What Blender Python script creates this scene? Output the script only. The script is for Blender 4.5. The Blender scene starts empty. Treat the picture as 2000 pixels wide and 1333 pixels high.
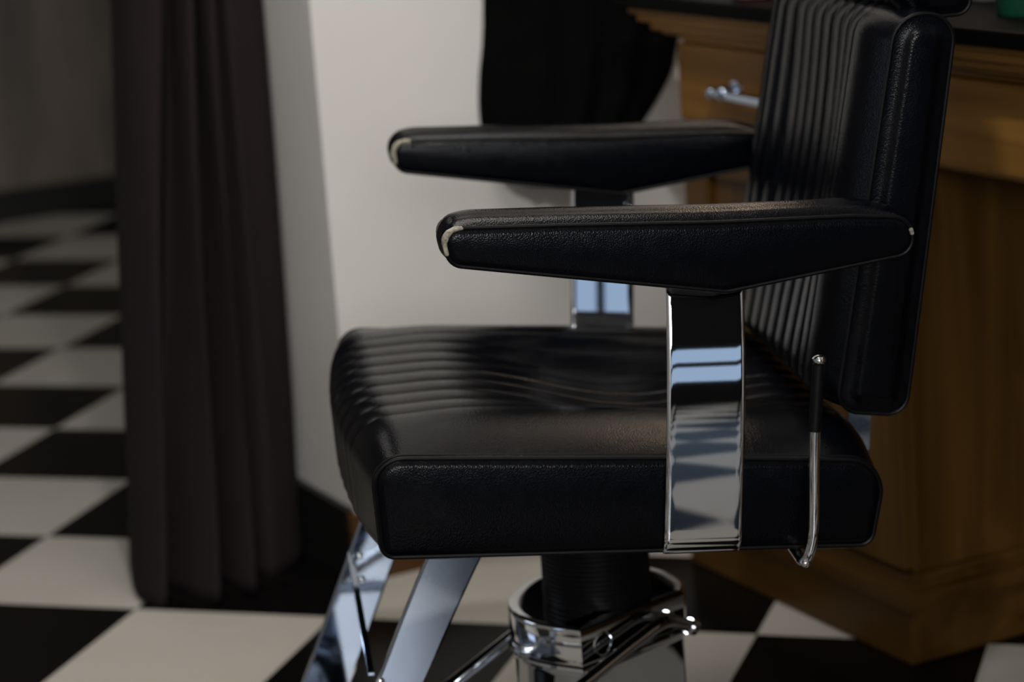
import bpy, bmesh, math, random
from mathutils import Vector, Matrix
random.seed(4)
S = bpy.context.scene
COL = S.collection

# ------------------------------------------------------------------ camera
YAWR = math.radians(27.0)                      # the room's axes: a along the pale wall, b away from the camera
UA = Vector((math.cos(YAWR), math.sin(YAWR), 0)); VB = Vector((-math.sin(YAWR), math.cos(YAWR), 0))
def W(a, b, z): return UA*a + VB*b + Vector((0, 0, z))
CAMH = 1.155
pitch, roll = 0.2347, -0.0720
fw = Vector((0, math.cos(pitch), -math.sin(pitch))); up = Vector((0, math.sin(pitch), math.cos(pitch))); rt = Vector((1, 0, 0))
r2 = rt*math.cos(roll) + up*math.sin(roll); u2 = up*math.cos(roll) - rt*math.sin(roll)
cd = bpy.data.cameras.new('camera'); cam = bpy.data.objects.new('camera', cd); COL.objects.link(cam)
cam.matrix_world = Matrix(((r2.x, u2.x, -fw.x, 0), (r2.y, u2.y, -fw.y, 0), (r2.z, u2.z, -fw.z, CAMH), (0, 0, 0, 1)))
cd.sensor_width = 36; cd.lens = 85; cd.clip_start = 0.05
cd.dof.use_dof = True; cd.dof.focus_distance = 2.23; cd.dof.aperture_fstop = 4.0
S.camera = cam

# ------------------------------------------------------------------ world, light, exposure
S.view_settings.view_transform = 'Standard'; S.view_settings.look = 'None'
S.view_settings.gamma = 1; S.view_settings.use_curve_mapping = False
S.view_settings.exposure = 0.0
wd = bpy.data.worlds.new('sky'); S.world = wd; wd.use_nodes = True
wd.node_tree.nodes['Background'].inputs[0].default_value = (0.55, 0.68, 0.9, 1)
wd.node_tree.nodes['Background'].inputs[1].default_value = 0.3
def area(name, loc, target, sx, sy, power, colr):
    l = bpy.data.lights.new(name, 'AREA'); l.shape = 'RECTANGLE'; l.size = sx; l.size_y = sy; l.energy = power; l.color = colr
    o = bpy.data.objects.new(name, l); COL.objects.link(o); o.location = loc
    o.rotation_euler = (target - loc).to_track_quat('-Z', 'Y').to_euler(); return o
# daylight through the shop windows behind the camera and in the left wall, and the ceiling panel
LWIN = (-2.1, -.55, 1.35, 2.62)     # high behind the camera, along a
LLOW = (-1.7, 1.1, .35, 1.15)       # low behind the camera, along a
AL, AR, BN, BF, ZC = -2.2, 2.2, -3.0, 6.61, 2.7
def window_light(name, w, L, colr, side):
    p0, p1, z0, z1 = w; m = (p0+p1)/2; zz = (z0+z1)/2
    c, d = (W(AL+.01, m, zz), UA) if side else (W(m, BN-.10, zz), VB)
    area(name, c, c + d, p1-p0-.1, z1-z0-.1, L*math.pi*(p1-p0-.1)*(z1-z0-.1), colr)
window_light('window_daylight', LWIN, 21, (.98, .985, .99), False)
window_light('low_window_daylight', LLOW, .42, (.50, .72, 1.0), False)
LFAR = (4.2, 5.7, .9, 2.4)          # in the left wall of the far room
window_light('far_window_daylight', LFAR, 1.6, (.80, .88, 1.0), True)
c = W(1.1, 5.0, 2.645); area('far_panel_light', c, c - Vector((0, 0, 1)), 1.1, .8, 2.6*math.pi*.88, (1.0, .95, .88))
sl = bpy.data.lights.new('spot_light', 'SPOT'); sl.energy = 112; sl.color = (1, .98, .95); sl.spot_size = math.radians(58); sl.spot_blend = .7; sl.shadow_soft_size = .05
so = bpy.data.objects.new('spot_light', sl); COL.objects.link(so); SPOT = W(.6, .9, 2.5); AIM = W(1.45, 3.127, .75)
so.location = SPOT; so.rotation_euler = (AIM - SPOT).to_track_quat('-Z', 'Y').to_euler()
c = W(1.12, 2.4, 2.645); area('ceiling_panel_light', c, c - Vector((0, 0, 1)), 1.1, .8, 9.5*math.pi*.88, (1.0, .95, .88))

# ------------------------------------------------------------------ helpers
def tag(o, label=None, cat=None, group=None, kind=None):
    if label: o['label'] = label
    if cat: o['category'] = cat
    if group: o['group'] = group
    if kind: o['kind'] = kind
    return o
def link(name, bm, m, parent=None, smooth=True, mat4=None, angle=40):
    bmesh.ops.recalc_face_normals(bm, faces=bm.faces[:])
    me = bpy.data.meshes.new(name); bm.to_mesh(me); bm.free()
    o = bpy.data.objects.new(name, me); COL.objects.link(o); me.materials.append(m)
    if smooth:
        for p in me.polygons: p.use_smooth = True
        me.set_sharp_from_angle(angle=math.radians(angle))
    if parent: o.parent = parent
    if mat4 is not None: o.matrix_local = mat4
    return o
def empty(name, loc, rz):
    o = bpy.data.objects.new(name, None); COL.objects.link(o); o.location = loc; o.rotation_euler = (0, 0, rz); o.empty_display_size = .1
    return o
def box(bm, x0, x1, y0, y1, z0, z1, bev=0, seg=2):
    t = bmesh.new(); bmesh.ops.create_cube(t, size=1)
    for v in t.verts: v.co = Vector(((x0+x1)/2 + v.co.x*(x1-x0), (y0+y1)/2 + v.co.y*(y1-y0), (z0+z1)/2 + v.co.z*(z1-z0)))
    if bev: bmesh.ops.bevel(t, geom=t.edges[:], offset=bev, segments=seg, affect='EDGES', profile=.5)
    me = bpy.data.meshes.new('t'); t.to_mesh(me); t.free(); bm.from_mesh(me); bpy.data.meshes.remove(me); return bm
def tube(bm, pts, rad, n=12, closed=False, caps=True):
    pts = [Vector(p) for p in pts]; N = len(pts); rings = []; prev = None
    for i, p in enumerate(pts):
        a = pts[(i-1) % N] if (closed or i > 0) else p; b = pts[(i+1) % N] if (closed or i < N-1) else p
        t = (b-a).normalized()
        if prev is None:
            ref = Vector((0, 1, 0)) if abs(t.y) < .9 else Vector((1, 0, 0))
            nx = t.cross(ref).normalized()
        else: nx = (prev - t*prev.dot(t)).normalized()
        prev = nx; ny = t.cross(nx)
        r = rad[i] if isinstance(rad, (list, tuple)) else rad
        rings.append([bm.verts.new(p + (nx*math.cos(2*math.pi*k/n) + ny*math.sin(2*math.pi*k/n))*r) for k in range(n)])
    for i in range(N if closed else N-1):
        A, B = rings[i], rings[(i+1) % N]
        for k in range(n): bm.faces.new((A[k], A[(k+1) % n], B[(k+1) % n], B[k]))
    if caps and not closed: bm.faces.new(rings[0]); bm.faces.new(rings[-1])
    return bm
def smooth_path(pts, k=8):
    P = [Vector(p) for p in pts]; out = []
    for i in range(len(P)-1):
        p0 = P[max(i-1, 0)]; p1 = P[i]; p2 = P[i+1]; p3 = P[min(i+2, len(P)-1)]
        for j in range(k):
            t = j/k
            out.append(.5*((2*p1) + (p2-p0)*t + (2*p0-5*p1+4*p2-p3)*t*t + (3*p1-p0-3*p2+p3)*t**3))
    out.append(P[-1]); return out
def lathe(bm, prof, n=48, c=(0, 0)):
    rings = [[bm.verts.new((c[0]+r*math.cos(2*math.pi*k/n), c[1]+r*math.sin(2*math.pi*k/n), z)) for k in range(n)] for r, z in prof]
    for A, B in zip(rings, rings[1:]):
        for k in range(n): bm.faces.new((A[k], A[(k+1) % n], B[(k+1) % n], B[k]))
    bm.faces.new(rings[0]); bm.faces.new(rings[-1]); return bm
def ball(bm, c, r, sx=1, sy=1, sz=1):
    d = bmesh.ops.create_uvsphere(bm, u_segments=20, v_segments=12, radius=r)
    for v in d['verts']: v.co = Vector((c[0]+v.co.x*sx, c[1]+v.co.y*sy, c[2]+v.co.z*sz))
    return bm
def profile(poly, ds=.006, k=7):
    """closed outline with rounded corners: poly = [(x, z, radius)], returns points and outward normals"""
    n = len(poly); out = []
    for i in range(n):
        p = Vector(poly[i][:2]); a = Vector(poly[i-1][:2]); b = Vector(poly[(i+1) % n][:2]); r = poly[i][2]
        d1 = (a-p).normalized(); d2 = (b-p).normalized(); ang = d1.angle(d2)
        L = min(r/math.tan(ang/2), (a-p).length*.48, (b-p).length*.48); r = L*math.tan(ang/2)
        c = p + (d1+d2).normalized()*(r/math.sin(ang/2))
        s = p+d1*L-c; e = p+d2*L-c; tot = s.angle(e); sg = 1 if s.x*e.y-s.y*e.x > 0 else -1
        for j in range(k+1):
            t = sg*tot*j/k; out.append(c + Vector((s.x*math.cos(t)-s.y*math.sin(t), s.x*math.sin(t)+s.y*math.cos(t))))
    res = []
    for i in range(len(out)):
        p, q = out[i], out[(i+1) % len(out)]; L = (q-p).length
        m = max(1, int(L/ds))
        for j in range(m): res.append(p + (q-p)*(j/m))
    A = sum(p.x*q.y-p.y*q.x for p, q in zip(res, res[1:]+res[:1])); sg = 1 if A > 0 else -1
    nor = []
    for i in range(len(res)):
        t = (res[(i+1) % len(res)] - res[i-1]).normalized(); nor.append(Vector((t.y, -t.x))*sg)
    return res, nor
def cushion(poly, y0, y1, ny, off, puff, ds=.006):
    P, N = profile(poly, ds); bm = bmesh.new(); n = len(P); rows = []
    for j in range(ny+1):
        y = y0 + (y1-y0)*j/ny; row = []
        for p, q in zip(P, N):
            d = off(p.x, p.y, q.x, q.y, y); row.append(bm.verts.new((p.x+q.x*d, y, p.y+q.y*d)))
        rows.append(row)
    for A, B in zip(rows, rows[1:]):
        for i in range(n): bm.faces.new((A[i], A[(i+1) % n], B[(i+1) % n], B[i]))
    for row, y, s in ((rows[0], y0, -1), (rows[-1], y1, 1)):
        prev = row
        for ins, o in puff:
            cur = [bm.verts.new((p.x-q.x*ins, y+s*o, p.y-q.y*ins)) for p, q in zip(P, N)]
            for i in range(n): bm.faces.new((prev[i], prev[(i+1) % n], cur[(i+1) % n], cur[i]))
            prev = cur
        bm.faces.new(prev)
    return bm
def piping(poly, y, r, out=0.0, part=None, ds=.006):
    P, N = profile(poly, ds); bm = bmesh.new()
    pts = [Vector((p.x+q.x*out, y, p.y+q.y*out)) for p, q in zip(P, N)]
    if part: pts = [p for p in pts if part(p)]
    return tube(bm, pts, r, 8, closed=part is None)

# ------------------------------------------------------------------ materials
def newmat(name):
    m = bpy.data.materials.new(name); m.use_nodes = True; nt = m.node_tree
    return m, nt, nt.nodes['Principled BSDF']
def node(nt, typ, **kw):
    n = nt.nodes.new(typ)
    for k, v in kw.items():
        if k in n.inputs: n.inputs[k].default_value = v
        else: setattr(n, k, v)
    return n
def coords(nt, scale=(1, 1, 1), rot=(0, 0, 0), loc=(0, 0, 0)):
    tc = nt.nodes.new('ShaderNodeTexCoord'); mp = nt.nodes.new('ShaderNodeMapping')
    mp.inputs['Scale'].default_value = scale; mp.inputs['Rotation'].default_value = rot; mp.inputs['Location'].default_value = loc
    nt.links.new(tc.outputs['Object'], mp.inputs[0]); return mp.outputs[0]
def ramp(nt, fac, stops):
    r = nt.nodes.new('ShaderNodeValToRGB'); e = r.color_ramp.elements
    while len(e) < len(stops): e.new(.5)
    for q, (p, c) in zip(e, stops): q.position = p; q.color = (*c, 1)
    nt.links.new(fac, r.inputs[0]); return r.outputs[0]
def plain(name, c, rough=.5, metal=0, spec=.5, var=.12, scale=30, bump=0, bscale=200):
    m, nt, b = newmat(name); v = coords(nt)
    nz = node(nt, 'ShaderNodeTexNoise', Scale=scale, Detail=4.0); nt.links.new(v, nz.inputs['Vector'])
    lo = tuple(x*(1-var) for x in c); hi = tuple(min(1, x*(1+var)) for x in c)
    nt.links.new(ramp(nt, nz.outputs[0], [(.3, lo), (.7, hi)]), b.inputs['Base Color'])
    b.inputs['Roughness'].default_value = rough; b.inputs['Metallic'].default_value = metal; b.inputs['Specular IOR Level'].default_value = spec
    if bump:
        n2 = node(nt, 'ShaderNodeTexNoise', Scale=bscale, Detail=3.0); nt.links.new(v, n2.inputs['Vector'])
        bp = node(nt, 'ShaderNodeBump', Strength=.5, Distance=bump); nt.links.new(n2.outputs[0], bp.inputs['Height']); nt.links.new(bp.outputs[0], b.inputs['Normal'])
    return m
def leather(name, c, rough, strength):
    m, nt, b = newmat(name); v = coords(nt)
    vo = node(nt, 'ShaderNodeTexVoronoi', Scale=620.0); nt.links.new(v, vo.inputs['Vector'])
    nz = node(nt, 'ShaderNodeTexNoise', Scale=60.0, Detail=5.0); nt.links.new(v, nz.inputs['Vector'])
    mx = node(nt, 'ShaderNodeMath', operation='MULTIPLY_ADD'); mx.inputs[1].default_value = 1.5
    nt.links.new(nz.outputs[0], mx.inputs[0]); nt.links.new(vo.outputs['Distance'], mx.inputs[2])
    bp = node(nt, 'ShaderNodeBump', Strength=strength, Distance=.0007); nt.links.new(mx.outputs[0], bp.inputs['Height']); nt.links.new(bp.outputs[0], b.inputs['Normal'])
    nt.links.new(ramp(nt, nz.outputs[0], [(.3, tuple(x*.8 for x in c)), (.7, tuple(x*1.2 for x in c))]), b.inputs['Base Color'])
    rr = node(nt, 'ShaderNodeMapRange'); rr.inputs['To Min'].default_value = rough-.05; rr.inputs['To Max'].default_value = rough+.06
    nt.links.new(nz.outputs[0], rr.inputs['Value']); nt.links.new(rr.outputs[0], b.inputs['Roughness'])
    b.inputs['Specular IOR Level'].default_value = .14
    return m
def wood(name, dark, light, axis, rough=.4):
    m, nt, b = newmat(name); sc = {'x': (1.6, 22, 22), 'y': (22, 1.6, 22), 'z': (22, 22, 1.6)}[axis]; v = coords(nt, sc)
    nz = node(nt, 'ShaderNodeTexNoise', Scale=1.0, Detail=6.0, Distortion=.6); nt.links.new(v, nz.inputs['Vector'])
    nt.links.new(ramp(nt, nz.outputs[0], [(.32, dark), (.5, tuple((p+q)/2 for p, q in zip(dark, light))), (.7, light)]), b.inputs['Base Color'])
    b.inputs['Roughness'].default_value = rough; b.inputs['Specular IOR Level'].default_value = .15
    bp = node(nt, 'ShaderNodeBump', Strength=.2, Distance=.001); nt.links.new(nz.outputs[0], bp.inputs['Height']); nt.links.new(bp.outputs[0], b.inputs['Normal'])
    return m
def chrome(name, c, rough, wav=.15):
    m, nt, b = newmat(name); v = coords(nt)
    nz = node(nt, 'ShaderNodeTexNoise', Scale=260.0, Detail=3.0); nt.links.new(v, nz.inputs['Vector'])
    n2 = node(nt, 'ShaderNodeTexNoise', Scale=9.0, Detail=2.0); nt.links.new(v, n2.inputs['Vector'])
    b.inputs['Base Color'].default_value = (*c, 1); b.inputs['Metallic'].default_value = 1
    mr = node(nt, 'ShaderNodeMapRange'); mr.inputs['To Min'].default_value = rough*.6; mr.inputs['To Max'].default_value = rough*1.6
    nt.links.new(nz.outputs[0], mr.inputs['Value']); nt.links.new(mr.outputs[0], b.inputs['Roughness'])
    bp = node(nt, 'ShaderNodeBump', Strength=wav, Distance=.002); nt.links.new(n2.outputs[0], bp.inputs['Height']); nt.links.new(bp.outputs[0], b.inputs['Normal'])
    return m
LEATHER = leather('black_leather', (.0009, .0012, .0024), .21, .22)
PIPE = plain('black_leather_welt', (.002, .002, .0025), .38, spec=.15)
WORN = plain('worn_beige_cord', (.27, .245, .19), .9, var=.5, scale=300)
CHROME = chrome('chrome', (.72, .74, .78), .03, .04)
STEEL = chrome('brushed_chrome', (.39, .45, .55), .055, .06)
RUBBER = plain('black_rubber', (.0022, .0022, .0025), .45, spec=.2)
BLACKP = plain('black_plastic', (.006, .006, .006), .3)
WALLM = plain('pale_plaster', (.62, .60, .575), .85, spec=.2, var=.02, scale=4, bump=.0006, bscale=120)
DARKWALL = plain('charcoal_plaster', (.012, .012, .013), .9, spec=.1, var=.05, scale=4)
CEILM = plain('white_ceiling_paint', (.7, .69, .67), .9, spec=.2, var=.02)
DARKTRIM = plain('black_trim_paint', (.004, .0035, .003), .5)
BROWNTRIM = wood('brown_trim_wood', (.05, .022, .008), (.10, .045, .015), 'x', .5)
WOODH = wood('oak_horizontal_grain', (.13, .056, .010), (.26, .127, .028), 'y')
WOODV_SHADED = wood('oak_shaded_vertical_grain', (.050, .022, .004), (.102, .049, .0105), 'z')  # same oak as the drawers, the pedestal's shade put into its colour
WOODL_SHADED = wood('oak_shaded_plinth_grain', (.042, .018, .0035), (.085, .041, .009), 'y')  # plinth oak darkened too: shade low on the cabinet painted in
BLACKTOP = plain('black_countertop', (.0015, .0015, .0015), .55, spec=.03)
CURT = plain('dark_plum_cloth', (.017, .012, .0128), .95, spec=.1, var=.2, scale=500, bump=.0006, bscale=900)
CAPE = plain('black_cloth', (.0025, .0025, .0025), 1.0, spec=.02)
GREEN = plain('green_plastic', (.006, .05, .028), .35)
GREY = plain('grey_plastic', (.16, .15, .15), .4)
PINK = plain('pink_plastic', (.35, .13, .15), .4)
FRAMEM = plain('dark_window_frame', (.02, .02, .02), .5)
def checker():
    m, nt, b = newmat('checkered_tiles')
    tc = nt.nodes.new('ShaderNodeTexCoord'); ang = .3157; s = .305; ox, oy = -.5718, 3.3302
    mp = nt.nodes.new('ShaderNodeMapping'); c, sn = math.cos(ang), math.sin(ang)
    mp.inputs['Rotation'].default_value = (0, 0, ang); mp.inputs['Scale'].default_value = (1/s, 1/s, 0)
    mp.inputs['Location'].default_value = (-(ox*c - oy*sn)/s, -(ox*sn + oy*c)/s, .5)
    mp.vector_type = 'POINT'
    nt.links.new(tc.outputs['Object'], mp.inputs[0])
    ck = node(nt, 'ShaderNodeTexChecker', Scale=1.0); nt.links.new(mp.outputs[0], ck.inputs[0])
    nz = node(nt, 'ShaderNodeTexNoise', Scale=2.5, Detail=4.0); nt.links.new(tc.outputs['Object'], nz.inputs['Vector'])
    wt = ramp(nt, nz.outputs[0], [(.3, (.365, .342, .305)), (.7, (.415, .39, .35))])
    mx = node(nt, 'ShaderNodeMix', data_type='RGBA'); nt.links.new(ck.outputs['Fac'], mx.inputs[0])
    mx.inputs[6].default_value = (.003, .0026, .0025, 1); nt.links.new(wt, mx.inputs[7])
    nt.links.new(mx.outputs[2], b.inputs['Base Color'])
    b.inputs['Roughness'].default_value = .22; b.inputs['Specular IOR Level'].default_value = .08
    return m
CHECK = checker()
def farpanel():
    m, nt, b = newmat('weathered_wall_panels'); v = coords(nt, (3.0, 3.0, .7))
    nz = node(nt, 'ShaderNodeTexNoise', Scale=2.4, Detail=5.0, Distortion=.4); nt.links.new(v, nz.inputs['Vector'])
    nt.links.new(ramp(nt, nz.outputs[0], [(.3, (.08, .07, .064)), (.5, (.13, .108, .088)), (.7, (.18, .148, .115))]), b.inputs['Base Color'])
    b.inputs['Roughness'].default_value = .8; return m
FARM = farpanel()

# ------------------------------------------------------------------ the room
def rbox(name, a0, a1, b0, b1, z0, z1, m, kind='structure', bev=0):
    o = link(name, box(bmesh.new(), a0, a1, b0, b1, z0, z1, bev), m, smooth=False); o.rotation_euler = (0, 0, YAWR)
    if kind: o['kind'] = kind
    return o
bm = bmesh.new()
box(bm, -5, 6, -5, 9, -.1, 0)
tag(link('floor', bm, CHECK, smooth=False), kind='structure')
rbox('ceiling', AL-.1, 3.4, BN-.1, BF+.1, ZC, ZC+.1, CEILM)
rbox('wall_right', AR, AR+.1, BN-.1, 3.127, 0, ZC, WALLM)
rbox('wall_back', 1.316, 3.3, 3.127, 3.40, 0, ZC, WALLM)          # the pale wall and its end
rbox('wall_far', AL-.1, 3.4, BF, BF+.1, 0, ZC, FARM)
rbox('wall_far_right', 3.3, 3.4, 3.40, BF, 0, ZC, WALLM)
rbox('baseboard_far', AL, 3.3, BF-.015, BF, 0, .088, DARKTRIM)
rbox('baseboard_back', 1.304, AR, 3.115, 3.127, 0, .105, BROWNTRIM)
rbox('baseboard_jamb', 1.304, 1.316, 3.127, 3.41, 0, .11, DARKTRIM)
def wall_with_windows(name, axis, wins, e0, e1, wall_at, t, m, mull):
    """a wall cut on the grid of its window edges; wins = (name, from, to, sill, head, horizontal bar?)"""
    bm = bmesh.new(); lo, hi = sorted((wall_at, wall_at+t))
    xs = sorted({e0, e1} | {w[1] for w in wins} | {w[2] for w in wins}); zs = sorted({0, ZC} | {w[3] for w in wins} | {w[4] for w in wins})
    for p0, p1 in zip(xs, xs[1:]):
        for q0, q1 in zip(zs, zs[1:]):
            if any(w[1] <= p0 and p1 <= w[2] and w[3] <= q0 and q1 <= w[4] for w in wins): continue
            if axis == 'a': box(bm, p0, p1, lo, hi, q0, q1)
            else: box(bm, lo, hi, p0, p1, q0, q1)
    o = link(name, bm, m, smooth=False); o.rotation_euler = (0, 0, YAWR); o['kind'] = 'structure'
    for wn, w0, w1, z0, z1 in wins:
        bm = bmesh.new(); f = .05; mid = (lo+hi)/2
        bars = [(w0, w0+f, z0, z1), (w1-f, w1, z0, z1), (w0, w1, z0, z0+f), (w0, w1, z1-f, z1), ((w0+w1)/2-.02, (w0+w1)/2+.02, z0, z1)]
        if wn in mull: bars.append((w0, w1, (z0+z1)/2-.05, (z0+z1)/2+.05))
        for p0, p1, q0, q1 in bars:
            if axis == 'a': box(bm, p0, p1, mid-.03, mid+.03, q0, q1)
            else: box(bm, mid-.03, mid+.03, p0, p1, q0, q1)
        o = link(wn, bm, FRAMEM, smooth=False); o.rotation_euler = (0, 0, YAWR); o['kind'] = 'structure'
wall_with_windows('wall_front', 'a', [('window_1',)+LWIN, ('window_2',)+LLOW], AL-.1, AR+.1, BN, -.12, DARKWALL, ('window_2',))
wall_with_windows('wall_left', 'b', [('window_3',)+LFAR], BN, BF, AL, -.12, WALLM, ())

def ceiling_light(a, b, label):
    pan = empty('ceiling_light', W(a, b, ZC), YAWR); tag(pan, label, 'ceiling light', 'ceiling light panels')
    bm = bmesh.new()
    for bx in ((-.6, .6, -.45, -.41), (-.6, .6, .41, .45), (-.6, -.56, -.41, .41), (.56, .6, -.41, .41)): box(bm, *bx, -.06, 0)
    link('frame', bm, FRAMEM, pan, smooth=False)
    link('housing', box(bmesh.new(), -.56, .56, -.41, .41, -.04, 0), CEILM, pan, smooth=False)
ceiling_light(1.12, 2.4, 'rectangular ceiling light panel over the barber chair')
ceiling_light(1.1, 5.0, 'rectangular ceiling light panel over the room beyond the curtain')
spt = empty('spotlight', W(.6, .9, ZC), YAWR); tag(spt, 'small black ceiling spotlight aimed at the pale wall', 'spotlight')
link('stem', tube(bmesh.new(), [(0, 0, 0), (0, 0, -.13)], .008), BLACKP, spt)
dl = (Matrix.Rotation(-YAWR, 3, 'Z') @ (AIM - SPOT)).normalized(); pL = Vector((0, 0, -.2))
bm = bmesh.new(); tube(bm, [pL - dl*.10, pL - dl*.095, pL - dl*.02], [.03, .055, .055], 24); tube(bm, [pL - dl*.10, Vector((0, 0, -.13))], .01)
link('lamp_head', bm, BLACKP, spt)

# ------------------------------------------------------------------ curtain
# gathered in the doorway against the end of the pale wall: fold outline (a, b) at the hem and at the height where it narrows
HEM = [(1.052, 3.400), (1.044, 3.370), (1.023, 3.295), (1.017, 3.235), (1.037, 3.194), (1.062, 3.265), (1.085, 3.195), (1.111, 3.165), (1.130, 3.262),
       (1.150, 3.187), (1.169, 3.170), (1.181, 3.262), (1.205, 3.212), (1.234, 3.220), (1.272, 3.250), (1.297, 3.300), (1.299, 3.340)]
TOP = [(1.112, 3.36), (1.105, 3.34), (1.096, 3.29), (1.111, 3.25), (1.133, 3.222), (1.160, 3.280), (1.168, 3.232), (1.177, 3.212), (1.197, 3.280), (1.203, 3.230), (1.211, 3.217), (1.230, 3.280), (1.246, 3.250), (1.272, 3.260), (1.307, 3.285), (1.311, 3.31), (1.311, 3.34)]

Hc = smooth_path([(a, b, 0) for a, b in HEM], 10); Tc = smooth_path([(a, b, 0) for a, b in TOP], 10)
bm = bmesh.new(); rows = []
for j in range(61):
    zz = .006 + 2.44*(j/60)**1.2; f = min(1.0, zz/.87); row = []
    for i, (p, q) in enumerate(zip(Hc, Tc)):
        r = p.lerp(q, f); w = .004*math.sin(zz*5+i*.21)*min(1, zz*4)
        row.append(bm.verts.new((r.x+w, r.y-w*.6, zz)))
    rows.append(row)
for A, B in zip(rows, rows[1:]):
    for i in range(len(Hc)-1): bm.faces.new((A[i], A[i+1], B[i+1], B[i]))
o = link('curtain', bm, CURT, angle=70); o.rotation_euler = (0, 0, YAWR)
md = o.modifiers.new('cloth_thickness', 'SOLIDIFY'); md.thickness = .004
tag(o, 'dark plum floor-length curtain gathered in folds against the end of the pale wall', 'curtain')
bm = bmesh.new(); tube(bm, [W(AL, 3.27, 2.46), W(1.316, 3.27, 2.46)], .013)
tag(link('curtain_rail', bm, STEEL), 'thin metal rail across the doorway carrying the dark curtain', 'curtain rail')

# ------------------------------------------------------------------ black cape on the wall
L = [(1.60, 1.66), (1.45, 1.62), (1.2, 1.60), (.83, 1.583), (.70, 1.567), (.65, 1.563), (.60, 1.567), (.575, 1.58), (.555, 1.61), (.543, 1.65)]
Rr = [(1.60, 1.70), (1.45, 1.76), (1.2, 1.85), (.83, 1.905), (.73, 1.893), (.68, 1.868), (.626, 1.820), (.58, 1.772), (.553, 1.73), (.543, 1.69)]
Lp = smooth_path([(a, 0, z) for z, a in L], 5); Rp = smooth_path([(a, 0, z) for z, a in Rr], 5)
bm = bmesh.new(); rows = []
for l, r in zip(Lp, Rp):
    row = []; wdt = (r.x-l.x)/2
    dep = min(.085, wdt*.75)
    for k in range(41):
        th = math.pi*k/40; f = 1+.10*math.sin(k*1.1+l.z*2)*math.sin(th)
        row.append(bm.verts.new(((l.x+r.x)/2 - wdt*math.cos(th), 3.12 - dep*math.sin(th)*f, (l.z+r.z)/2)))
    rows.append(row)
for A, B in zip(rows, rows[1:]):
    for i in range(40): bm.faces.new((A[i], A[i+1], B[i+1], B[i]))
    bm.faces.new((A[0], B[0], B[40], A[40]))
bm.faces.new(rows[0]); bm.faces.new(rows[-1])
o = link('hanging_cape', bm, CAPE, angle=80); o.rotation_euler = (0, 0, YAWR)
tag(o, 'black cloth cape hanging against the pale wall left of the wooden cabinet', 'cape')

# ------------------------------------------------------------------ wooden cabinet
A0 = 1.74
cab = empty('wooden_cabinet', W(A0, 2.36, 0), YAWR)
tag(cab, 'oak styling cabinet with a drawer and moulded plinth behind the barber chair', 'cabinet')
def cpart(name, boxes, m, parent=cab, bev=.003):
    bm = bmesh.new()
    for bx in boxes: box(bm, *bx, bev)
    return link(name, bm, m, parent, smooth=False)
# local axes: x = into the wall on the right, y = away from the camera along the front
cpart('carcass', [(.016, .45, .008, .492, .118, .652)], WOODV_SHADED)
cpart('door', [(.0, .018, .010, .078, .125, .645), (.0, .018, .432, .492, .125, .645), (.0, .018, .078, .432, .125, .185), (.0, .018, .078, .432, .585, .645), (.010, .018, .07, .44, .18, .59)], WOODV_SHADED)
cpart('plinth', [(0, .45, 0, .53, 0, .078)], WOODL_SHADED)
bm = bmesh.new()
pr = [(-.004, .078), (-.012, .084), (-.012, .092), (-.002, .100), (.000, .110), (.012, .120)]
for e0, e1 in zip(pr, pr[1:]):
    box(bm, min(e0[0], e1[0]), .45, min(e0[0], e1[0]), .53, e0[1], e1[1])
link('plinth_moulding', bm, WOODL_SHADED, cab, smooth=False)
cpart('carcass', [(.016, .45, -1.142, -.668, .118, .652)], WOODV_SHADED)
cpart('door', [(.0, .018, -1.14, -.67, .125, .645)], WOODV_SHADED)
cpart('plinth', [(0, .45, -1.15, -.66, 0, .118)], WOODL_SHADED)
cpart('drawer_case', [(.012, .45, -1.9, .496, .650, .770)], WOODH)
d1 = cpart('drawer', [(.0, .02, .004, .494, .656, .764)], WOODH, bev=.005)
d2 = cpart('drawer', [(.0, .02, -.95, -.004, .656, .764)], WOODH, bev=.005)
bm = bmesh.new()
yh0, yh1, zh = .345, .115, .706
tube(bm, smooth_path([(-.020, yh0+.028, zh), (-.020, yh0, zh), (-.021, .23, zh-.002), (-.020, yh1, zh), (-.020, yh1-.028, zh)], 6), [.0075 if 5 < i < 19 else .006 for i in range(25)], 12)
for yy in (yh0, yh1):
    tube(bm, [(.002, yy, zh+.004), (-.020, yy, zh)], .007); ball(bm, (-.021, yy, zh+.002), .011)
    bm2 = tube(bm, [(0.002, yy, zh+.004), (-.004, yy, zh+.004)], .013, 18)
for yy in (yh0+.03, yh1-.03): ball(bm, (-.020, yy, zh), .009)
tag(link('handle', bm, STEEL, d1), 'polished metal bar handle')
bm = bmesh.new()
for (o0, z0, z1) in ((.004, .766, .776), (-.012, .776, .782), (-.022, .782, .794), (-.034, .794, .806), (-.042, .806, .815)):
    box(bm, o0, .45, -1.9, .495-o0*1.3, z0, z1, .002)
link('cornice', bm, WOODH, cab, smooth=False)
rbox('added_dark_panel_1', AR-.012, AR, .45, 2.93, .836, 1.36, DARKTRIM)  # unseen black panel, added to darken what the countertop reflects
top = rbox('countertop', A0-.06, AR-.013, .45, 2.36+.57, .815, .835, BLACKTOP, kind=None, bev=.004)
tag(top, 'glossy black countertop slab lying on the oak cabinet', 'countertop')
def bottle(name, a, b, prof, m, capm, label, cat):
    o = link(name, lathe(bmesh.new(), prof, 32), m); o.location = W(a, b, .835)
    zt = prof[-1][1]; r = prof[-1][0]
    c = link('cap', lathe(bmesh.new(), [(r*1.15, zt), (r*1.15, zt+.02), (r*.9, zt+.024)], 24), capm, o)
    tag(o, label, cat)
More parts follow.
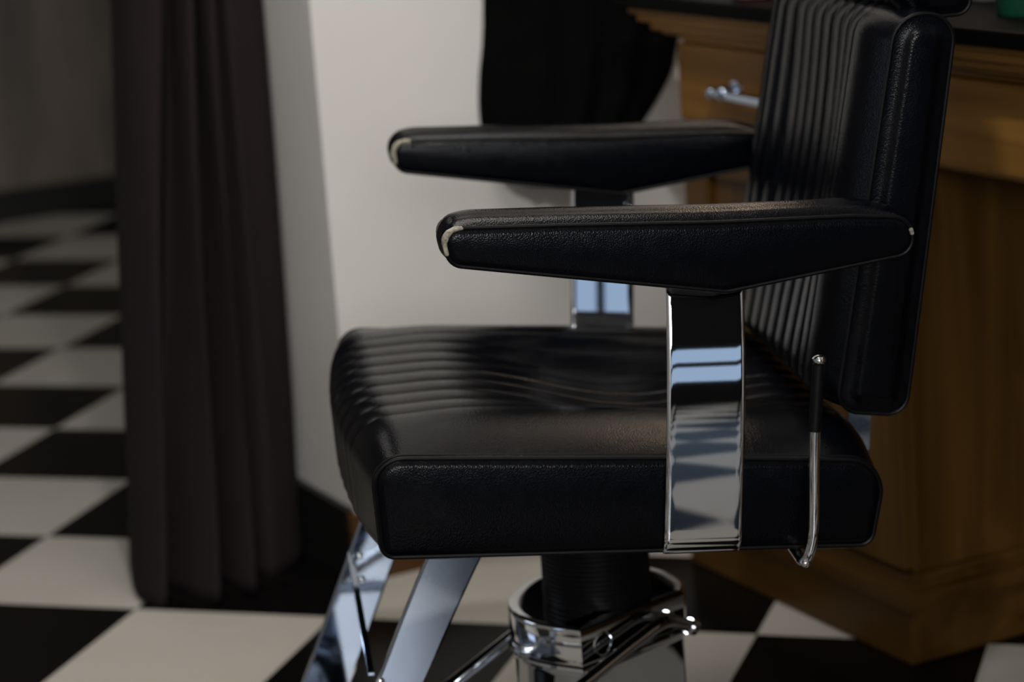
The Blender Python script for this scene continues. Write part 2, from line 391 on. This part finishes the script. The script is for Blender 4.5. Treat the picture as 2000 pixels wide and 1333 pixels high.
bottle('bottle', 1.790, 2.178, [(.027, 0), (.03, .004), (.03, .13), (.024, .15), (.012, .16), (.012, .175)], GREEN, BLACKP, 'green bottle standing on the black countertop behind the headrest', 'bottle')
bottle('jar', 1.88, 2.34, [(.03, 0), (.033, .004), (.033, .08), (.03, .085)], GREY, BLACKP, 'grey jar standing on the black countertop beside the green bottle', 'jar')
bottle('tub', 1.748, 2.655, [(.03, 0), (.034, .003), (.038, .06), (.038, .065)], PINK, GREY, 'pink tub standing on the black countertop above the drawer with the handle', 'tub')

# ------------------------------------------------------------------ warm lamp over the counter
lamp = empty('wall_lamp', W(AR, 2.85, 1.5), YAWR)
tag(lamp, 'warm globe wall lamp fixed above the black countertop', 'lamp')
bm = bmesh.new(); tube(bm, [(0, 0, 0), (-.012, 0, 0)], .05, 24); tube(bm, smooth_path([(-.01, 0, 0), (-.09, 0, -.02), (-.14, 0, .03)], 6), .007)
link('bracket', bm, STEEL, lamp)
mb, nt, b = newmat('warm_globe'); b.inputs['Emission Color'].default_value = (1, .70, .45, 1); b.inputs['Emission Strength'].default_value = 18
bm = bmesh.new(); ball(bm, (-.14, 0, .09), .065); link('globe', bm, mb, lamp)

# ------------------------------------------------------------------ the barber chair
YAW, REC = math.radians(6.573), math.radians(4.458)
OC = Vector((0, 2.2153, .70))
RZ = Matrix.Rotation(YAW, 4, 'Z'); MC = Matrix.Translation(OC) @ RZ @ Matrix.Rotation(REC, 4, 'Y')
base = Vector((.073, 2.535, 0))
chair = empty('barber_chair', base, YAW)
ROOT = Matrix.Translation(base) @ RZ; RI = ROOT.inverted(); UP = RI @ MC
tag(chair, 'black leather barber chair with chrome posts standing on the checkered floor', 'chair')
def part(name, bm, m, parent=None, **k):
    if parent is None: return link(name, bm, m, chair, mat4=UP, **k)
    return link(name, bm, m, parent, **k)
YC = .315
def sstep(t): t = max(0, min(1, t)); return t*t*(3-2*t)
# seat
SY0, SY1 = .030, .600
SEATP = [(-.114, -.2935, .012), (-.1245, -.1945, .026), (.16, -.2020, .2), (.384, -.211, .034), (.3715, -.297, .014)]
RIB0, RIB1, NR = .142, .488, 8
def seat_off(x, z, nx, nz, y):
    e = min(y-SY0, SY1-y); t = (y-SY0)/(SY1-SY0)
    topw = max(0, nz); frw = max(0, -nx); rew = max(0, nx)
    bol = math.sin(math.pi/2*min(1, max(0, e)/.10))**.9
    gx = math.exp(-((x-.17)/.12)**2)
    dip = .030*gx*sstep((e-.095)/.11)
    top = .024*bol*(.55+.45*sstep((x+.13)/.12)) - dip
    front = .021*(1-(2*t-1)**2) + .004*bol
    d = topw**2*top + frw**2*front + rew**2*.010*(1-(2*t-1)**4)
    if RIB0-.001 < y < RIB1+.001 and nz > -.5 and nx < .5:
        f = (y-RIB0)/(RIB1-RIB0)*NR
        d += .0036*(abs(math.sin(math.pi*f))**.30-1)
    return d
seat = part('seat', cushion(SEATP, SY0, SY1, 240, seat_off, [(.0025, .0008), (.005, .0026), (.0085, .0036)]), LEATHER)
for y in (SY0, SY1): part('piping', piping(SEATP, y, .0024, .0003), PIPE, seat)
part('stitched_seam', piping(SEATP, SY0+.006, .0013, .0022, lambda p: p.z > -.29), PIPE, seat)
bm = bmesh.new(); box(bm, -.07, .34, .09, .54, -.318, -.296, .004); part('seat_pan', bm, RUBBER)
# backrest
BY0, BY1 = .075, .552
BACKP = [(.3435, -.171, .021), (.388, .2235, .03), (.4475, .2235, .03), (.4145, -.177, .02)]
BR0, BR1, BNR = .150, .477, 9
def back_off(x, z, nx, nz, y):
    e = min(y-BY0, BY1-y); t = (y-BY0)/(BY1-BY0); fr = max(0, -nx); tp = max(0, nz); re = max(0, nx)
    bol = math.sin(math.pi/2*min(1, max(0, e)/.07))
    d = fr**2*(.018*bol - .012*sstep((e-.07)/.1)*math.exp(-((z-.06)/.16)**2)) + re**2*.008*bol + tp**2*.006*bol
    if BR0 < y < BR1 and (nx < .2 and nz > -.6):
        f = (y-BR0)/(BR1-BR0)*BNR
        d += .0042*(abs(math.sin(math.pi*f))**.40-1)
    return d
back = part('backrest', cushion(BACKP, BY0, BY1, 170, back_off, [(.003, .0), (.009, .0006), (.0125, .0018), (.016, .0040), (.018, .0050), (.0205, .0054)]), LEATHER)
for y in (BY0, BY1): part('piping', piping(BACKP, y, .0022, .0003), PIPE, back)
# headrest
HEADP = [(.390, .2360, .015), (.398, .40, .03), (.468, .40, .03), (.473, .2205, .014), (.412, .2155, .014)]
hd = part('headrest', cushion(HEADP, .112, .518, 40, lambda x, z, nx, nz, y: .012*(1-((y-YC)/.19)**2)*max(0, -nx), [(.004, .001), (.008, .004), (.012, .006)]), LEATHER)
for y in (.112, .518): part('piping', piping(HEADP, y, .0022), PIPE, hd)
bm = bmesh.new(); box(bm, .474, .478, .14, .49, .222, .38, .001); tag(part('back_plate', bm, CHROME, hd), 'thin chrome plate')
# armrests
ARMP = [(-.053, -.0005, .016), (-.0615, .0335, .020), (.05, .0350, .2), (.20, .0355, .4), (.33, .0395, .2), (.386, .0375, .020), (.3935, .004, .020), (.211, -.0305, .03)]
AW = .060
for near in (True, False):
    y0 = 0.0 if near else .57
    def arm_off(x, z, nx, nz, y, y0=y0):
        v = (y-y0)/AW; e = max(0, min(v, 1-v))
        s = .74*math.sin(math.pi/2*e/.25) if e < .25 else .74+.26*math.sin(math.pi/2*(e-.25)/.25)
        return max(0, nz)**2*.0125*s*sstep((x+.090)/.062)*sstep((.41-x)/.07) + max(0, -nx)**2*.005*s + max(0, nx)**2*.004*s
    am = part('armrest', cushion(ARMP, y0, y0+AW, 24, arm_off, [(.002, .0006), (.004, .0018), (.007, .0026)]), LEATHER)
    tag(am, 'padded armrest, its front welt worn to the pale cord')
    for y in (y0, y0+AW): part('piping', piping(ARMP, y, .0021, .0004), PIPE, am)
    P, N = profile(ARMP, .0025)
    for sel, rmax in ((lambda p: p.x < -.036 and p.y > .004, .0031), (lambda p: p.x > .384 and .020 < p.y < .031, .0020)):
        pts = [(p, q) for p, q in zip(P, N) if sel(p)]
        # keep the outline's own order where the run wraps past its start
        pts.sort(key=lambda t: math.atan2(t[0].y-.012, abs(t[0].x-.16)-.14))
        n = len(pts); bm = bmesh.new()
        rad = [rmax*(.25+.75*math.sin(math.pi*(k+.5)/n)**.6)*(.8+.4*random.random()) for k in range(n)]
        tube(bm, [(p.x+q.x*.0004, y0-.0002, p.y+q.y*.0004) for p, q in pts], rad, 10)
        tag(part('worn_piping', bm, WORN, am), 'pale cord showing through torn leather')
# chrome arm posts
PX0, PX1 = .1600, .2370
def strip(path, x0, x1, th, bow=0.0, nb=10):
    """flat metal band of constant section swept along a (y, z) path"""
    bm = bmesh.new(); P = [Vector((0, y, z)) for y, z in path]; rings = []
    sec = []; bv = .0025
    fs = [0, .012, .035, .065, .12] + [.12+.76*q/nb for q in range(1, nb)] + [.88, .935, .965, .988, 1]; nb = len(fs)-1
    for k in range(nb+1):
        f = fs[k]; e = 1-(2*f-1)**2
        sec.append((x0+(x1-x0)*f, th/2*[.2, .65, .95, 1, 1][min(k, nb-k, 4)] + bow*e))
    sec += [(x, -th/2*[.2, .65, .95, 1, 1][min(i, nb-i, 4)]) for i, (x, _) in reversed(list(enumerate(sec)))]
    for i, p in enumerate(P):
        a = P[max(i-1, 0)]; b = P[min(i+1, len(P)-1)]; t = (b-a).normalized(); n = Vector((0, t.z, -t.y))
        rings.append([bm.verts.new((x, p.y+n.y*o, p.z+n.z*o)) for x, o in sec])
    m = len(sec)
    for A, B in zip(rings, rings[1:]):
        for k in range(m): bm.faces.new((A[k], A[(k+1) % m], B[(k+1) % m], B[k]))
    bm.faces.new(rings[0]); bm.faces.new(rings[-1]); return bm
for near in (True, False):
    pth = [(.018+.034*max(0, (z+.28)/.27)**3.4, z) for z in [-.010-.270*i/30 for i in range(31)]]
    pth += [(.018+.014*(1-math.cos(t)), -.280-.017*math.sin(t)) for t in [math.pi/2*i/8 for i in range(1, 9)]]
    pth += [(.05+.01*i, -.2975) for i in range(0, 7)]
    if not near:      # the far post leans slightly outwards
        pth = [(.607+.27*(.165*(z+.28)/.27-.062*((z+.28)/.27)**2), z) for z in [-.010-.270*i/30 for i in range(31)]]
        pth += [(.607-.014*(1-math.cos(t)), -.280-.017*math.sin(t)) for t in [math.pi/2*i/8 for i in range(1, 9)]] + [(.575-.01*i, -.2975) for i in range(0, 7)]
    po = part('arm_post', strip(pth, PX0, PX1, .006, 0.0), CHROME, angle=30)
    bm = bmesh.new(); ys = .0400 if near else 2*YC-.0130; ball(bm, (.2295, ys, -.054), .0022, 1, .6, 1)
    part('screw', bm, CHROME, po)
# recline lever
bm = bmesh.new()
tube(bm, smooth_path([(.3005, -.004, -.165), (.3015, -.004, -.21), (.3030, -.004, -.255), (.3025, -.003, -.280), (.2985, 0.0, -.2990), (.2965, .010, -.3045), (.2965, .03, -.3045), (.2965, .10, -.300)], 8), .0056, 14)
lv = part('recline_lever', bm, CHROME)
bm = bmesh.new(); tube(bm, [(.3022, -.004, -.103), (.3005, -.004, -.1695)], .0062, 16)
tag(part('grip', bm, RUBBER, lv), 'black rubber sleeve')
bm = bmesh.new(); ball(bm, (.3024, -.004, -.099), .0066, 1, 1, .8); part('tip', bm, CHROME, lv)
bm = bmesh.new(); ball(bm, (.2965, -.0045, -.3035), .0042, 1, .7, 1); part('screw', bm, CHROME, lv)
# footrest arms
for near in (True, False):
    yy = .160 if near else .470
    bm = bmesh.new(); prev = None; th = .006
    st = [(-.005, -.29, .058), (-.0313, -.338, .0575), (-.060, -.405, .0545), (-.0868, -.472, .0515), (-.120, -.545, .0525), (-.147, -.600, .053)]
    if not near: st = [(-.043, -.29, .057), (-.0605, -.338, .057), (-.0832, -.405, .057), (-.1067, -.472, .057), (-.132, -.545, .057), (-.152, -.600, .057)]
    stp = smooth_path([(x, w, z) for x, z, w in st], 6); rings = []
    for i, p in enumerate(stp):
        w = p.y/2; b = .003
        sec = [(-w, -th/2+b*.8), (-w+b, -th/2), (w-b, -th/2), (w, -th/2+b*.8), (w, th/2), (-w, th/2)]
        rings.append([bm.verts.new((p.x+s, yy+o, p.z)) for s, o in sec])
    for A, B in zip(rings, rings[1:]):
        for k in range(6): bm.faces.new((A[k], A[(k+1) % 6], B[(k+1) % 6], B[k]))
    bm.faces.new(rings[0]); bm.faces.new(rings[-1])
    fa = part('footrest_arm', bm, STEEL, angle=25)
    for (sx, sz, sy) in (([(-.108, -.470, yy-.004)]) if near else [(-.108, -.434, yy-.004), (-.106, -.462, yy-.004)]):
        bm = bmesh.new(); ball(bm, (sx, sy, sz), .0048, 1, .55, 1); part('screw', bm, CHROME, fa)
bm = bmesh.new()
def brace(bm, A, B, wv, tv):
    A, B, wv, tv = map(Vector, (A, B, wv, tv)); vs = [[bm.verts.new(P + wv*i + tv*j) for i, j in ((-.5, -.5), (.5, -.5), (.5, .5), (-.5, .5))] for P in (A, B)]
    for k in range(4): bm.faces.new((vs[0][k], vs[0][(k+1) % 4], vs[1][(k+1) % 4], vs[1][k]))
    bm.faces.new(vs[0]); bm.faces.new(vs[1])
brace(bm, (-.1165, .170, -.466), (-.1185, .466, -.430), (.0065, 0, 0), (0, .001, .003))
part('footrest_brace', bm, STEEL, smooth=False)
bm = bmesh.new(); box(bm, -.117, -.113, .445, .467, -.47, -.425, .001); part('brace_bracket', bm, STEEL)
bm = bmesh.new(); box(bm, -.25, -.12, .14, .49, -.612, -.600, .004); part('footplate', bm, STEEL)
# backrest bracket
bm = bmesh.new(); brace(bm, (.4335, .30, -.14), (.4310, .30, -.275), (.025, 0, 0), (0, .006, 0)); brace(bm, (.4310, .30, -.27), (.415, .30, -.318), (.025, 0, 0), (0, .006, 0)); brace(bm, (.425, .30, -.316), (.25, .30, -.316), (0, .03, 0), (0, 0, .006))
part('backrest_bracket', bm, STEEL, smooth=False)
bm = bmesh.new(); tube(bm, [(.33, .2, -.348), (.396, .2, -.348)], .0075, 16); box(bm, .33, .345, .19, .21, -.35, -.31); part('hinge_pin', bm, CHROME)
# bellows (upright: chair root coordinates)
def rootpart(name, bm, m, parent=None, **k):
    for v in bm.verts: v.co = RI @ v.co
    return link(name, bm, m, parent or chair, **k)
BX, BYY = .074, 2.535
bm = bmesh.new(); pr = []
z = .252
while z < .385:
    pr += [(.0585, z), (.0600, z+.0015), (.0600, z+.0030), (.0585, z+.0045)]; z += .0055
lathe(bm, pr, 64, (BX, BYY)); rootpart('bellows', bm, RUBBER)
bm = bmesh.new(); lathe(bm, [(.05, .38), (.05, .40)], 32, (BX, BYY)); lathe(bm, [(.03, .2), (.03, .4)], 32, (BX, BYY)); rootpart('piston', bm, STEEL)
# chrome base with its flat pump face
F0, F1 = Vector((.050, 2.421)), Vector((.168, 2.523))
curve = smooth_path([(.168, 2.523, 0), (.171, 2.555, 0), (.150, 2.602, 0), (.105, 2.636, 0), (.055, 2.636, 0), (.005, 2.605, 0), (-.0225, 2.545, 0), (-.0215, 2.495, 0), (.004, 2.452, 0), (.050, 2.421, 0)], 8)
plan = [Vector((p.x, p.y)) for p in curve] + [F0.lerp(F1, t) for t in (.02, .1, .25, .5, .75, .9, .98)]
ctr = Vector((.074, 2.53))
bm = bmesh.new(); rings = []
def ringat(inset, z, plan=plan):
    r = []
    for i, p in enumerate(plan):
        t = (plan[(i+1) % len(plan)]-plan[i-1]).normalized(); n = Vector((t.y, -t.x))
        if n.dot(p-ctr) < 0: n = -n
        q = p - n*inset; r.append(bm.verts.new((q.x, q.y, z)))
    return r
prof = [(.030, .2555), (.012, .2555), (.004, .2555), (.0028, .2553), (.0010, .2545), (.0002, .2532), (0, .251), (0, .216), (.0005, .214), (-.0022, .212), (-.0030, .209), (-.0022, .206), (.002, .204), (.004, .198), (.004, .06), (-.01, .045), (-.01, .03)]
rings = [ringat(i, z) for i, z in prof]
for A, B in zip(rings, rings[1:]):
    for k in range(len(plan)): bm.faces.new((A[k], A[(k+1) % len(plan)], B[(k+1) % len(plan)], B[k]))
bm.faces.new(rings[0]); bm.faces.new(rings[-1])
bs = rootpart('base_column', bm, CHROME, angle=28)
bm = bmesh.new(); lathe(bm, [(.27, .0), (.272, .012), (.25, .022), (.12, .036), (.10, .05)], 64, (BX, BYY)); rootpart('base_plate', bm, CHROME)
fn = Vector((F1.y-F0.y, -(F1.x-F0.x), 0)).normalized(); ft = Vector((F1.x-F0.x, F1.y-F0.y, 0)).normalized()
pc = Vector((.0735, 2.4415, .2315)); bm = bmesh.new()
tube(bm, [pc + ft*(.0125*math.cos(t)) + Vector((0, 0, .0125*math.sin(t))) for t in [2*math.pi*k/28 for k in range(28)]], .0012, 8, closed=True)
rootpart('pivot_ring', bm, CHROME)
# pump lever
bm = bmesh.new()
t0 = Vector((.136, 2.4705, .2375))
def rod(t, z, o=0): return Vector((t0.x, t0.y, 0)) + ft*t + fn*o + Vector((0, 0, z))
tube(bm, smooth_path([rod(.048, .2215), rod(.034, .2290), rod(.016, .2365), rod(-.002, .2365), rod(-.03, .2300), rod(-.0545, .2235), rod(-.115, .2060), rod(-.30, .153)], 8), .0072, 16)
far = [rod(.05, .235, -.172), rod(-.065, .203, -.172), rod(-.157, .1745, -.172), rod(-.30, .153, -.172)]
tube(bm, far, .0072, 16); tube(bm, [rod(-.30, .153), rod(-.30, .153, -.172)], .0072, 16)
pl = rootpart('pump_lever', bm, CHROME)
bm = bmesh.new(); tube(bm, [rod(.046, .2225), rod(.054, .2185)], [.0092, .0092], 18); ec = rootpart('end_cap', bm, CHROME, pl)
bm = bmesh.new(); tube(bm, [rod(.0535, .2188), rod(.0548, .2181)], .0045, 16); tag(rootpart('bore', bm, RUBBER, pl), 'dark hole in the tube end')
